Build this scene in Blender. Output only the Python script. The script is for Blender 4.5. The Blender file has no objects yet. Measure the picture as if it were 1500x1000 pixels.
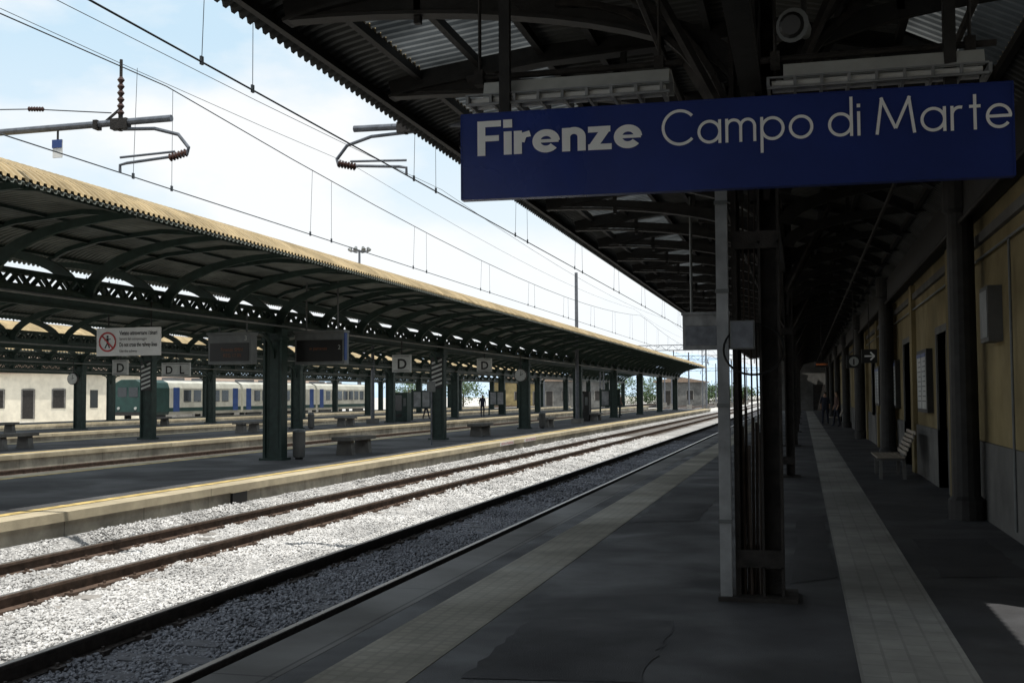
import bpy, bmesh, math, random
import numpy as np
from mathutils import Vector, Matrix
random.seed(7); np.random.seed(7)
S=bpy.context.scene
COL=S.collection
S.view_settings.view_transform='Standard'
# ---------------------------------------------------------------- materials
def mat(name,c,rough=.75,metal=0,var=.25,scale=3,bump=0,bscale=40,spec=.4,dirt=0,emis=0,dscale=.45):
    m=bpy.data.materials.new(name); m.use_nodes=True
    n=m.node_tree.nodes; l=m.node_tree.links; p=n['Principled BSDF']
    p.inputs['Roughness'].default_value=rough; p.inputs['Metallic'].default_value=metal
    p.inputs['Specular IOR Level'].default_value=spec
    g=n.new('ShaderNodeNewGeometry')
    a=n.new('ShaderNodeTexNoise'); a.inputs['Scale'].default_value=scale; a.inputs['Detail'].default_value=6; a.inputs['Roughness'].default_value=.6
    l.new(g.outputs['Position'],a.inputs['Vector'])
    r=n.new('ShaderNodeMapRange'); r.inputs[1].default_value=.3; r.inputs[2].default_value=.7
    l.new(a.outputs['Fac'],r.inputs[0])
    mx=n.new('ShaderNodeMix'); mx.data_type='RGBA'
    mx.inputs[6].default_value=[max(0,v*(1-var)) for v in c]+[1]
    mx.inputs[7].default_value=[min(1,v*(1+var)) for v in c]+[1]
    l.new(r.outputs[0],mx.inputs[0]); out=mx.outputs[2]
    if dirt:
        b=n.new('ShaderNodeTexNoise'); b.inputs['Scale'].default_value=dscale; b.inputs['Detail'].default_value=7; b.inputs['Distortion'].default_value=.6
        l.new(g.outputs['Position'],b.inputs['Vector'])
        r2=n.new('ShaderNodeMapRange'); r2.inputs[1].default_value=.42; r2.inputs[2].default_value=.62; r2.inputs[3].default_value=0; r2.inputs[4].default_value=dirt
        l.new(b.outputs['Fac'],r2.inputs[0])
        m2=n.new('ShaderNodeMix'); m2.data_type='RGBA'; l.new(r2.outputs[0],m2.inputs[0]); l.new(out,m2.inputs[6])
        m2.inputs[7].default_value=[v*.35 for v in c]+[1]; out=m2.outputs[2]
        r4=n.new('ShaderNodeMapRange'); r4.inputs[1].default_value=.35; r4.inputs[2].default_value=.65; r4.inputs[3].default_value=max(.05,rough-.18); r4.inputs[4].default_value=min(1,rough+.1)
        l.new(b.outputs['Fac'],r4.inputs[0]); l.new(r4.outputs[0],p.inputs['Roughness'])
    l.new(out,p.inputs['Base Color'])
    if emis:
        l.new(out,p.inputs['Emission Color']); p.inputs['Emission Strength'].default_value=emis
    if bump:
        bn=n.new('ShaderNodeTexNoise'); bn.inputs['Scale'].default_value=bscale; bn.inputs['Detail'].default_value=4
        l.new(g.outputs['Position'],bn.inputs['Vector'])
        bp=n.new('ShaderNodeBump'); bp.inputs['Strength'].default_value=bump; bp.inputs['Distance'].default_value=.02
        l.new(bn.outputs['Fac'],bp.inputs['Height']); l.new(bp.outputs[0],p.inputs['Normal'])
    return m
def brickmat(name,c,mort,w,h,ms=.02,rough=.7,axes='xy',off=0,var=.12,dirt=.5):
    m=mat(name,c,rough,0,var,2.5,.15,60,.4,dirt)
    n=m.node_tree.nodes; l=m.node_tree.links; p=n['Principled BSDF']
    src=p.inputs['Base Color'].links[0].from_socket
    g=n.new('ShaderNodeNewGeometry'); s=n.new('ShaderNodeSeparateXYZ'); cb=n.new('ShaderNodeCombineXYZ')
    l.new(g.outputs['Position'],s.inputs[0])
    ix={'x':0,'y':1,'z':2}
    l.new(s.outputs[ix[axes[0]]],cb.inputs[0]); l.new(s.outputs[ix[axes[1]]],cb.inputs[1])
    b=n.new('ShaderNodeTexBrick'); b.offset=off; b.squash=1; b.inputs['Scale'].default_value=1
    b.inputs['Brick Width'].default_value=w; b.inputs['Row Height'].default_value=h; b.inputs['Mortar Size'].default_value=ms; b.inputs['Mortar Smooth'].default_value=.3
    b.inputs['Color1'].default_value=(1,1,1,1); b.inputs['Color2'].default_value=(.86,.86,.86,1); b.inputs['Mortar'].default_value=(mort,mort,mort,1)
    l.new(cb.outputs[0],b.inputs['Vector'])
    mx=n.new('ShaderNodeMix'); mx.data_type='RGBA'; mx.blend_type='MULTIPLY'; mx.inputs[0].default_value=1
    l.new(src,mx.inputs[6]); l.new(b.outputs['Color'],mx.inputs[7]); l.new(mx.outputs[2],p.inputs['Base Color'])
    return m
M={}
M['asphalt']=mat('asphalt',(.062,.063,.069),.72,0,.45,1.3,.6,120,.4,.6,0,.7)
M['asphalt2']=mat('asphalt_pale',(.09,.09,.093),.85,0,.3,1.2,.3,90,.3,.5)
M['patch']=mat('asphalt_patch',(.044,.044,.048),.8,0,.3,2.5,.5,120,.3,.3)
M['gravel']=mat('gravel',(.50,.48,.45),.95,0,.4,9,.8,30,.2,.25)
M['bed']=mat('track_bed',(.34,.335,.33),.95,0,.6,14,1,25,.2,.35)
M['bedd']=mat('shade_toned_track_bed',(.12,.122,.132),.95,0,.6,14,1,25,.2,.35)  # bed colour darkened to carry the canopy shade over the near track
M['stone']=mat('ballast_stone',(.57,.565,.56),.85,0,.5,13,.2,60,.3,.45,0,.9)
M['stoned']=mat('shade_toned_ballast_stone',(.205,.21,.235),.8,0,.45,13,.2,60,.3,.35)  # canopy shade put into the stone colour on the near track
M['kerb']=brickmat('kerb_stone',(.14,.135,.13),.4,3,1.0,.012,.8,'yx')
M['kerb2']=brickmat('kerb_concrete',(.50,.43,.30),.45,9,1.2,.012,.85,'yx',0,.2,.4)
M['face']=brickmat('platform_side',(.46,.42,.34),.4,2.0,3,.012,.9,'yz',0,.35,.6)
M['tactile']=brickmat('tactile_strip',(.27,.25,.20),.78,.1,.1,.015,.75,'xy',0,.2,.6)
M['tile']=brickmat('path_tile',(.34,.335,.315),.75,.30,.15,.010,.65,'yx',.5,.2,.65)
M['yellow']=mat('yellow_paint',(.60,.44,.16),.7,0,.4,5,0,40,.4,.6,0,3)
M['green']=mat('green_steel',(.022,.040,.034),.55,0,.35,5,.15,60,.35)
M['greenrib']=mat('green_rib',(.028,.050,.042),.55,0,.35,5,.1,60,.35)
M['dark']=mat('dark_steel',(.021,.020,.019),.6,0,.4,6,.15,60,.35)
M['rustdark']=mat('rusty_dark_steel',(.026,.023,.021),.75,0,.5,8,.3,60,.3)
M['cable']=mat('brown_cable',(.034,.024,.018),.6,0,.4,9)
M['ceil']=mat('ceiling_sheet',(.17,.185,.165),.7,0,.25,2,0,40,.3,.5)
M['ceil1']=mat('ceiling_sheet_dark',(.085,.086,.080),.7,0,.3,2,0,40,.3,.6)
M['tan']=mat('tan_roof_sheet',(.38,.29,.16),.7,0,.25,2.5,0,40,.3,.5,0,1.2)
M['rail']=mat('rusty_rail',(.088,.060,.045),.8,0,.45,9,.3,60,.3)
M['raild']=mat('shade_toned_rail',(.05,.042,.038),.8,0,.45,9,.3,60,.3)  # darker copy of the rail colour, with the near track's shade in it
M['railtop']=mat('polished_rail',(.35,.32,.29),.28,.85,.2,5)
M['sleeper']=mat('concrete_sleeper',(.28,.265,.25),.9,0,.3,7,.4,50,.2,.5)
M['sleeperd']=mat('shade_toned_sleeper',(.11,.11,.12),.9,0,.3,7,.4,50,.2,.5)  # sleeper colour lowered like the stones to deepen the shade
M['wire']=mat('wire',(.06,.07,.08),.5,.3,.1,5)
M['galv']=mat('galvanised_steel',(.13,.14,.16),.45,.5,.3,9,.1,60)
M['insul']=mat('brown_insulator',(.05,.025,.02),.25,0,.2,9)
M['lgrey']=mat('light_grey_paint',(.28,.29,.30),.5,0,.2,6,0,40,.4,.5,0,2)
M['mgrey']=mat('mid_grey_paint',(.14,.15,.15),.5,0,.2,6,0,40,.4,.4)
M['white']=mat('white_paint',(.70,.70,.68),.5,0,.1,4,0,40,.4,.25)
M['white2']=mat('dull_white',(.46,.47,.45),.55,0,.15,5,0,40,.4,.3)
M['blue']=mat('sign_blue',(.012,.034,.21),.38,0,.15,2,.03,30,.35,.25)
M['letter']=mat('sign_white',(.93,.93,.92),.5,0,.03,4)
M['ochre']=mat('ochre_plaster',(.27,.215,.11),.9,0,.22,1.2,.25,50,.2,.6)
M['dado']=mat('grey_dado',(.13,.128,.122),.85,0,.25,2,.2,50,.3,.5)
M['cream']=mat('cream_plaster',(.74,.68,.56),.9,0,.12,1.5,.1,40,.2,.2)
M['black']=mat('black',(.01,.01,.01),.4,0,.2,5)
M['glass']=mat('dark_glass',(.02,.025,.03),.12,0,.2,5,0,40,.6)
M['wood']=mat('bench_wood',(.30,.26,.21),.6,0,.3,12,.15,60)
M['concrete']=mat('concrete',(.20,.19,.175),.9,0,.25,4,.35,50,.2,.5)
M['orange']=mat('display_orange',(.45,.12,.03),.5,0,.1,5,0,40,.3,0,.25)
M['amber']=mat('unlit_display_text',(.20,.07,.025),.5,0,.1,5)
M['red']=mat('red_paint',(.45,.03,.03),.5,0,.2,5)
M['tgreen']=mat('train_green',(.012,.042,.036),.5,0,.25,2)
M['tblue']=mat('train_blue',(.025,.06,.20),.5,0,.2,2)
M['tcream']=mat('train_cream',(.52,.51,.44),.5,0,.12,2,0,40,.4,.35)
M['troof']=mat('train_roof',(.13,.13,.13),.7,0,.3,2)
M['terracotta']=mat('terracotta_roof',(.22,.16,.12),.85,0,.3,4)
M['hill']=mat('hazy_hill',(.36,.45,.55),1,0,.12,.004,0,40,0)  # distance haze is mixed into this pale blue
M['bark']=mat('bark',(.09,.065,.045),.9,0,.3,8,.4,30)
M['leaf']=mat('leaf',(.055,.09,.035),.7,0,.5,2.5)
M['skin']=mat('skin',(.40,.24,.17),.6,0,.05,5)
M['cloth1']=mat('dark_cloth',(.02,.022,.035),.9,0,.3,9)
M['cloth2']=mat('pale_cloth',(.45,.45,.48),.9,0,.2,9)
M['cloth3']=mat('brown_cloth',(.10,.06,.05),.9,0,.2,9)
M['hair']=mat('hair',(.03,.02,.012),.8,0,.3,20)
sk=bpy.data.materials.new('translucent_sheet'); sk.use_nodes=True
n=sk.node_tree.nodes; l=sk.node_tree.links; n.clear()
o=n.new('ShaderNodeOutputMaterial'); ad=n.new('ShaderNodeMixShader'); ad.inputs[0].default_value=.4
d1=n.new('ShaderNodeBsdfDiffuse'); t1=n.new('ShaderNodeBsdfTranslucent')
g=n.new('ShaderNodeNewGeometry'); a=n.new('ShaderNodeTexNoise'); a.inputs['Scale'].default_value=1.3; a.inputs['Detail'].default_value=6
l.new(g.outputs['Position'],a.inputs['Vector']); cr=n.new('ShaderNodeValToRGB')
cr.color_ramp.elements[0].position=.35; cr.color_ramp.elements[0].color=(.05,.055,.057,1); cr.color_ramp.elements[1].position=.7; cr.color_ramp.elements[1].color=(.17,.18,.185,1)
l.new(a.outputs['Fac'],cr.inputs[0]); l.new(cr.outputs[0],d1.inputs[0]); l.new(cr.outputs[0],t1.inputs[0])
l.new(d1.outputs[0],ad.inputs[1]); l.new(t1.outputs[0],ad.inputs[2]); l.new(ad.outputs[0],o.inputs[0])
M['sky']=sk
# ---------------------------------------------------------------- mesh helper
class MB:
    def __init__(s): s.v=[]; s.f=[]; s.m=[]
    def add(s,vs,fs,mi=0):
        b=len(s.v); s.v+= [tuple(q) for q in vs]
        for q in fs: s.f.append([b+i for i in q]); s.m.append(mi)
        return s
    def box(s,x0,x1,y0,y1,z0,z1,mi=0):
        return s.add([(x0,y0,z0),(x1,y0,z0),(x1,y1,z0),(x0,y1,z0),(x0,y0,z1),(x1,y0,z1),(x1,y1,z1),(x0,y1,z1)],
          [(0,3,2,1),(4,5,6,7),(0,1,5,4),(1,2,6,5),(2,3,7,6),(3,0,4,7)],mi)
    def beam(s,p0,p1,w,h,mi=0,up=(0,0,1)):
        p0=Vector(p0);p1=Vector(p1);t=(p1-p0).normalized();u=Vector(up)
        if abs(t.dot(u))>.98:u=Vector((0,1,0))
        r=t.cross(u).normalized();u=r.cross(t)
        vs=[]
        for p in (p0,p1):
            for a,b in((-1,-1),(1,-1),(1,1),(-1,1)): vs.append(p+r*a*w/2+u*b*h/2)
        return s.add(vs,[(0,1,2,3),(7,6,5,4),(0,4,5,1),(1,5,6,2),(2,6,7,3),(3,7,4,0)],mi)
    def tube(s,path,r,n=8,mi=0):
        P=[Vector(p) for p in path]; R=r if isinstance(r,(list,tuple)) else [r]*len(P)
        vs=[]; ref=None
        for i,p in enumerate(P):
            t=(P[min(i+1,len(P)-1)]-P[max(i-1,0)]).normalized()
            if ref is None:
                ref=Vector((0,0,1)) if abs(t.z)<.9 else Vector((1,0,0))
            a=t.cross(ref).normalized(); b=a.cross(t).normalized(); ref=b if abs(t.dot(b))<.9 else ref
            for k in range(n):
                an=2*math.pi*k/n; vs.append(p+a*math.cos(an)*R[i]+b*math.sin(an)*R[i])
        fs=[]
        for i in range(len(P)-1):
            for k in range(n):
                k2=(k+1)%n; fs.append((i*n+k,i*n+k2,(i+1)*n+k2,(i+1)*n+k))
        fs.append(tuple(range(n))[::-1]); fs.append(tuple((len(P)-1)*n+k for k in range(n)))
        return s.add(vs,fs,mi)
    def prism(s,poly,a0,a1,axis='y',mi=0):
        def mk(p,a):
            return (p[0],a,p[1]) if axis=='y' else ((a,p[0],p[1]) if axis=='x' else (p[0],p[1],a))
        n=len(poly); vs=[mk(p,a0) for p in poly]+[mk(p,a1) for p in poly]
        fs=[tuple(range(n)),tuple(range(2*n-1,n-1,-1))]+[(i,i+n,(i+1)%n+n,(i+1)%n) for i in range(n)]
        return s.add(vs,fs,mi)
    def ribbon(s,pts,w0,w1,y0,y1,mi=0):
        n=len(pts); up=[];dn=[]
        for i,p in enumerate(pts):
            a=pts[max(i-1,0)];b=pts[min(i+1,n-1)]; t=Vector((b[0]-a[0],b[1]-a[1])).normalized(); w=(w0+(w1-w0)*i/(n-1))/2
            up.append((p[0]-t.y*w,p[1]+t.x*w)); dn.append((p[0]+t.y*w,p[1]-t.x*w))
        for i in range(n-1): s.prism([dn[i],dn[i+1],up[i+1],up[i]],y0,y1,'y',mi)
        return s
    def obj(s,name,mats,parent=None,loc=None,smooth=False,recalc=True):
        o0=Vector(loc) if loc is not None else (parent_world(parent) if parent else Vector((0,0,0)))
        me=bpy.data.meshes.new(name); me.from_pydata([(a-o0.x,b-o0.y,c-o0.z) for a,b,c in s.v],[],s.f)
        if not isinstance(mats,(list,tuple)): mats=[mats]
        for q in mats: me.materials.append(M[q])
        me.polygons.foreach_set('material_index',s.m)
        if smooth: me.polygons.foreach_set('use_smooth',[True]*len(s.f))
        if recalc:
            bm=bmesh.new(); bm.from_mesh(me); bmesh.ops.recalc_face_normals(bm,faces=bm.faces); bm.to_mesh(me); bm.free()
        me.update()
        ob=bpy.data.objects.new(name,me); COL.objects.link(ob)
        if parent:
            ob.parent=parent; ob.location=o0-parent_world(parent)
        else: ob.location=o0
        return ob
def parent_world(p):
    v=Vector((0,0,0))
    while p: v+=p.location; p=p.parent
    return v
def tag(o,label,cat,group=None):
    o['label']=label; o['category']=cat
    if group:o['group']=group
    return o
def top(name,loc,label,cat,group=None):
    e=bpy.data.objects.new(name,None); e.location=loc; e.empty_display_size=.2; COL.objects.link(e); return tag(e,label,cat,group)
def struct(o): o['kind']='structure'; return o
def sub(name,parent,loc):
    e=bpy.data.objects.new(name,None); COL.objects.link(e); e.parent=parent; e.location=Vector(loc)-parent_world(parent); return e
def dup(t,loc,rz=None,label=None):
    def cp(o,par):
        q=o.copy(); COL.objects.link(q)
        if par: q.parent=par
        for c in list(o.children): cp(c,q)
        return q
    q=cp(t,None); q.location=loc
    if rz is not None:q.rotation_euler=(0,0,rz)
    if label:q['label']=label
    return q
def dupchild(c,par,dloc):
    q=c.copy(); COL.objects.link(q); q.parent=par; q.location=c.location+Vector(dloc)
    for k in list(c.children):
        w=k.copy(); COL.objects.link(w); w.parent=q
    return q
def addtext(mb,body,x,y,z,size,mi=0,off=0,width=None):
    cu=bpy.data.curves.new('t','FONT'); cu.body=body; cu.size=size; cu.offset=off; cu.resolution_u=3
    ob=bpy.data.objects.new('t',cu); COL.objects.link(ob); dg=bpy.context.evaluated_depsgraph_get(); dg.update()
    me=bpy.data.meshes.new_from_object(ob.evaluated_get(dg))
    vs=[v.co.copy() for v in me.vertices]; sx=1
    if width and vs: sx=width/max(v.x for v in vs)
    mb.add([(x+v.x*sx,y,z+v.y) for v in vs],[tuple(p.vertices) for p in me.polygons],mi)
    bpy.data.objects.remove(ob); bpy.data.curves.remove(cu); bpy.data.meshes.remove(me)
# ================================================================= GROUND
mb=MB(); mb.add([(-4000,-300,-.8),(4000,-300,-.8),(4000,6000,-.8),(-4000,6000,-.8)],[(0,1,2,3)]); struct(mb.obj('ground','gravel'))
YE=111.5; YB=-26
mb=MB(); mb.box(-2.94,14,YB,125,-.79,0); struct(mb.obj('platform','asphalt'))
mb=MB(); mb.box(-3.36,-2.945,YB,125,-.16,.0); mb.box(-3.28,-2.945,YB,125,-.79,-.163,1); struct(mb.obj('platform_kerb',['kerb','kerb']))
mb=MB(); mb.box(-2.74,-2.18,YB,125,-.01,.004); struct(mb.obj('tactile_paving','tactile'))
mb=MB(); mb.box(.29,.94,YB,110,-.01,.004); struct(mb.obj('tiled_path','tile'))
mb=MB()
for x0,x1,ya,yb in((-1.9,-.9,6.2,8.1),(1.15,1.9,10.5,13.4),(-2.1,-1.3,14.2,19),(-.1,.25,9.9,15.5)):
    n_=14; P=[]
    for i in range(n_): P.append((x0+random.uniform(-.03,.03),ya+(yb-ya)*i/n_))
    for i in range(n_): P.append((x1+random.uniform(-.03,.03),yb-(yb-ya)*i/n_))
    mb.add([(a,b,.004) for a,b in P],[tuple(range(len(P)))])
struct(mb.obj('asphalt_patches','patch'))
HW=2.98
def island(cx,hw,yend):
    mb=MB(); mb.box(cx-hw+.45,cx+hw-.45,YB,yend,-.79,0); struct(mb.obj('platform','asphalt2'))
    for s in(-1,1):
        mb=MB(); a=cx+s*hw; b=cx+s*(hw-.445); mb.box(min(a,b),max(a,b),YB,yend,-.13,0)
        a2=cx+s*(hw-.06); mb.box(min(a2,b),max(a2,b),YB,yend,-.79,-.133,1); struct(mb.obj('platform_kerb',['kerb2','face']))
        mb=MB(); a=cx+s*(hw-.48); b=cx+s*(hw-.68); mb.box(min(a,b),max(a,b),YB,yend,-.01,.004); struct(mb.obj('platform_line','yellow'))
C2,C3,C4,C5=-13.1,-24.8,-36.4,-48.2
island(C2,HW,130); island(C3,HW,165); island(C4,HW,165); island(C5,2.5,165)
ZR=-.38; ZB=-.56
BP=[(-10.25,-.33),(-9.98,-.40),(-9.72,-.53),(-9.5,ZB),(-6.15,ZB),(-3.2,ZB)]
def bz(x): 
    return np.interp(x,[p[0] for p in BP],[p[1] for p in BP])
mb=MB()
for i in range(4):
    (a,za),(b,zb)=BP[i],BP[i+1]; mb.add([(a,YB,za),(b,YB,zb),(b,700,zb),(a,700,za)],[(0,1,2,3)])
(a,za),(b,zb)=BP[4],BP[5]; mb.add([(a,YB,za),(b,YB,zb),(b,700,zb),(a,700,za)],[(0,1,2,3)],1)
for a,b in((-22.0,-15.9),(-33.6,-27.6)): mb.add([(a,YB,ZB),(b,YB,ZB),(b,700,ZB),(a,700,ZB)],[(0,1,2,3)])
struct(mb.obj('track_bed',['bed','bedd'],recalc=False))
mb=MB(); mb.add([(-90,YB,-.6),(-39.2,YB,-.6),(-39.2,500,-.6),(-90,500,-.6)],[(0,1,2,3)]); struct(mb.obj('railway_yard','gravel'))
mb=MB(); mb.box(-10.19,-10.13,18.8,19.35,-.40,-.145); mb.box(-10.19,-10.115,18.72,19.43,-.144,-.134,1); o=mb.obj('drain_opening',['black','kerb2']); tag(o,'dark drain opening in the platform side','drain')
EX=C2+HW
for yy in(38.5,42):
    t=top('warning_plate',(EX,yy,-.1),'white warning plate with red lettering on platform side','sign','warning plates on platform side')
    mb=MB(); mb.box(EX+.002,EX+.02,yy-.9,yy+.9,-.125,-.005); mb.obj('plate','white',t)
    mb=MB(); m2=MB(); addtext(m2,'VIETATO ATTRAVERSARE',0,0,0,.11,width=1.65)
    mb.add([(EX+.024,yy-.82+v[0],-.10+v[2]) for v in m2.v],m2.f); mb.obj('lettering','red',t,recalc=False)
# ---- stones
def stones(name,n,ys,xs,rr,mt,label,pw=1.0,zo=0):
    t=(1+5**.5)/2
    V=np.array([(-1,t,0),(1,t,0),(-1,-t,0),(1,-t,0),(0,-1,t),(0,1,t),(0,-1,-t),(0,1,-t),(t,0,-1),(t,0,1),(-t,0,-1),(-t,0,1)],float); V/=np.linalg.norm(V[0])
    F=np.array([(0,11,5),(0,5,1),(0,1,7),(0,7,10),(0,10,11),(1,5,9),(5,11,4),(11,10,2),(10,7,6),(7,1,8),(3,9,4),(3,4,2),(3,2,6),(3,6,8),(3,8,9),(4,9,5),(2,4,11),(6,2,10),(8,6,7),(9,8,1)])
    N=n; v=np.repeat(V[None],N,0)*np.random.uniform(.6,1.3,(N,12,1))
    sc=np.random.uniform(.6,1.35,(N,1,3)); sc[:,:,2]*=.75
    v*=sc*np.random.uniform(rr[0],rr[1],(N,1,1))
    an=np.random.uniform(0,6.28,N); c=np.cos(an)[:,None]; s_=np.sin(an)[:,None]
    x=v[:,:,0]*c-v[:,:,1]*s_; y=v[:,:,0]*s_+v[:,:,1]*c; z=v[:,:,2]
    tl=np.random.uniform(-.8,.8,N); ct=np.cos(tl)[:,None]; st=np.sin(tl)[:,None]; x,z=x*ct-z*st,x*st+z*ct
    px=np.random.uniform(xs[0],xs[1],N)
    u=np.random.uniform(0,1,N)**pw; py=ys[0]+(ys[1]-ys[0])*u
    x+=px[:,None]; y+=py[:,None]
    hump=.020*np.sin(px*2.1+py*.7)*np.sin(py*1.3)+.012*np.sin(px*9+py*5)
    z+=(bz(px)+zo+hump+np.random.uniform(-.010,.020,N))[:,None]
    co=np.stack([x,y,z],2).reshape(-1,3)
    f=(F[None]+np.arange(N)[:,None,None]*12).reshape(-1,3)
    me=bpy.data.meshes.new(name); me.vertices.add(len(co)); me.vertices.foreach_set('co',co.ravel().astype(np.float32))
    me.loops.add(f.size); me.loops.foreach_set('vertex_index',f.ravel().astype(np.int32))
    me.polygons.add(len(f)); me.polygons.foreach_set('loop_start',np.arange(0,f.size,3,dtype=np.int32)); me.polygons.foreach_set('loop_total',np.full(len(f),3,dtype=np.int32))
    me.update(calc_edges=True); me.materials.append(M[mt])
    o=bpy.data.objects.new(name,me); COL.objects.link(o); o['kind']='stuff'; tag(o,label,'ballast')
L1='pale grey white crushed stone ballast between the rails'; L2='crushed stone ballast coloured dark blue grey for the canopy shade'
stones('ballast',72000,(8,22),(-10.12,-5.9),(.012,.026),'stone',L1,1,.006)
stones('ballast',44000,(22,58),(-10.12,-5.9),(.018,.036),'stone',L1,1,.006)
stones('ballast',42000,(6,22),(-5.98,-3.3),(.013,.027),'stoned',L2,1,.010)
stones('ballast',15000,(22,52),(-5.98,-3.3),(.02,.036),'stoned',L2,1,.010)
# ---- tracks
def track(cx,yend,nind,label,ssp=.6,zt=ZR,rm='rail',sm='sleeper'):
    t=top('railway_track',(cx,0,ZB),label,'railway track','railway tracks')
    for s in(-1,1):
        x=cx+s*.7525; z=zt
        P=[(-.07,-.16),(.07,-.16),(.07,-.148),(.012,-.13),(.012,-.045),(.036,-.032),(.036,-.004),(.03,-.0),(-.03,0),(-.036,-.004),(-.036,-.032),(-.012,-.045),(-.012,-.13),(-.07,-.148)]
        mb=MB(); mb.prism([(x+a,z+b) for a,b in P],YB,yend,'y'); r=mb.obj('rail',rm,t)
        mb=MB(); mb.box(x-.028,x+.028,YB,yend,z-.002,z+.002); mb.obj('running_surface','railtop',r)
    zs=zt-.166
    def sl(mb,y):
        mb.prism([(cx-1.2,zs-.19),(cx+1.2,zs-.19),(cx+1.2,zs-.02),(cx+1.12,zs),(cx-1.12,zs),(cx-1.2,zs-.02)],y-.12,y+.12,'y')
        for s in(-1,1):
            for q in(-1,1):
                x=cx+s*.7525+q*.105; mb.box(x-.045,x+.045,y-.06,y+.06,zs-.001,zs+.041,1); mb.tube([(x,y,zs+.03),(x,y,zs+.071)],.016,6,1)
    y=5.4; first=None
    for i in range(nind):
        if first is None:
            mb=MB(); sl(mb,y); first=mb.obj('sleeper',[sm,rm],t,loc=(cx,y,ZB))
        else: dupchild(first,t,(0,y-5.4,0))
        y+=ssp
    mb=MB()
    while y<min(yend,170): sl(mb,y); y+=ssp
    o=mb.obj('sleepers',[sm,rm],t); o['kind']='stuff'
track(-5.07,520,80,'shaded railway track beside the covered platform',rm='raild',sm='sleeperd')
track(-8.61,520,100,'sunlit railway track with rusty rails in pale ballast')
for cx in(-17.2,-20.7,-28.9,-32.4): track(cx,500,0,'railway track between two island platforms')
for cx in(-43.2,-54.5,-60): track(cx,400,0,'railway track in the open yard')
# ================================================================= CANOPIES
def profile_z(prof,x):
    for (a,b),(c,d) in zip(prof,prof[1:]):
        if a<=x<=c: return b+(d-b)*(x-a)/(c-a)
    return prof[-1][1]
def sheet(prof,y0,y1,pitch,amp,dz):
    mb=MB(); ys=[]; k=0
    while True:
        base=y0+k*pitch
        if base>y1: break
        for fr,a in((0,amp),(.38,amp),(.5,-amp),(.88,-amp)): ys.append((base+fr*pitch,a))
        k+=1
    n=len(prof); vs=[]
    for y,a in ys:
        for x,z in prof: vs.append((x,y,z+dz+a))
    fs=[(i*n+j,i*n+j+1,(i+1)*n+j+1,(i+1)*n+j) for i in range(len(ys)-1) for j in range(n-1)]
    mb.add(vs,fs); return mb
def clip(prof,x0,x1):
    return [(x0,profile_z(prof,x0))]+[p for p in prof if x0+.01<p[0]<x1-.01]+[(x1,profile_z(prof,x1))]
def truss(mb,x,y0,y1,z0,z1,step,w=.07):
    mb.beam((x,y0,z0),(x,y1,z0),.16,.09); mb.beam((x,y0,z1),(x,y1,z1),.16,.09)
    y=y0;k=0
    while y+step<=y1:
        a,b=(z0,z1) if k%2==0 else (z1,z0)
        mb.beam((x-.02,y,a),(x-.02,y+step,b),w,.06); mb.beam((x+.06,y,b),(x+.06,y+step,a),.03,w*.8)
        y+=step;k+=1
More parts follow.
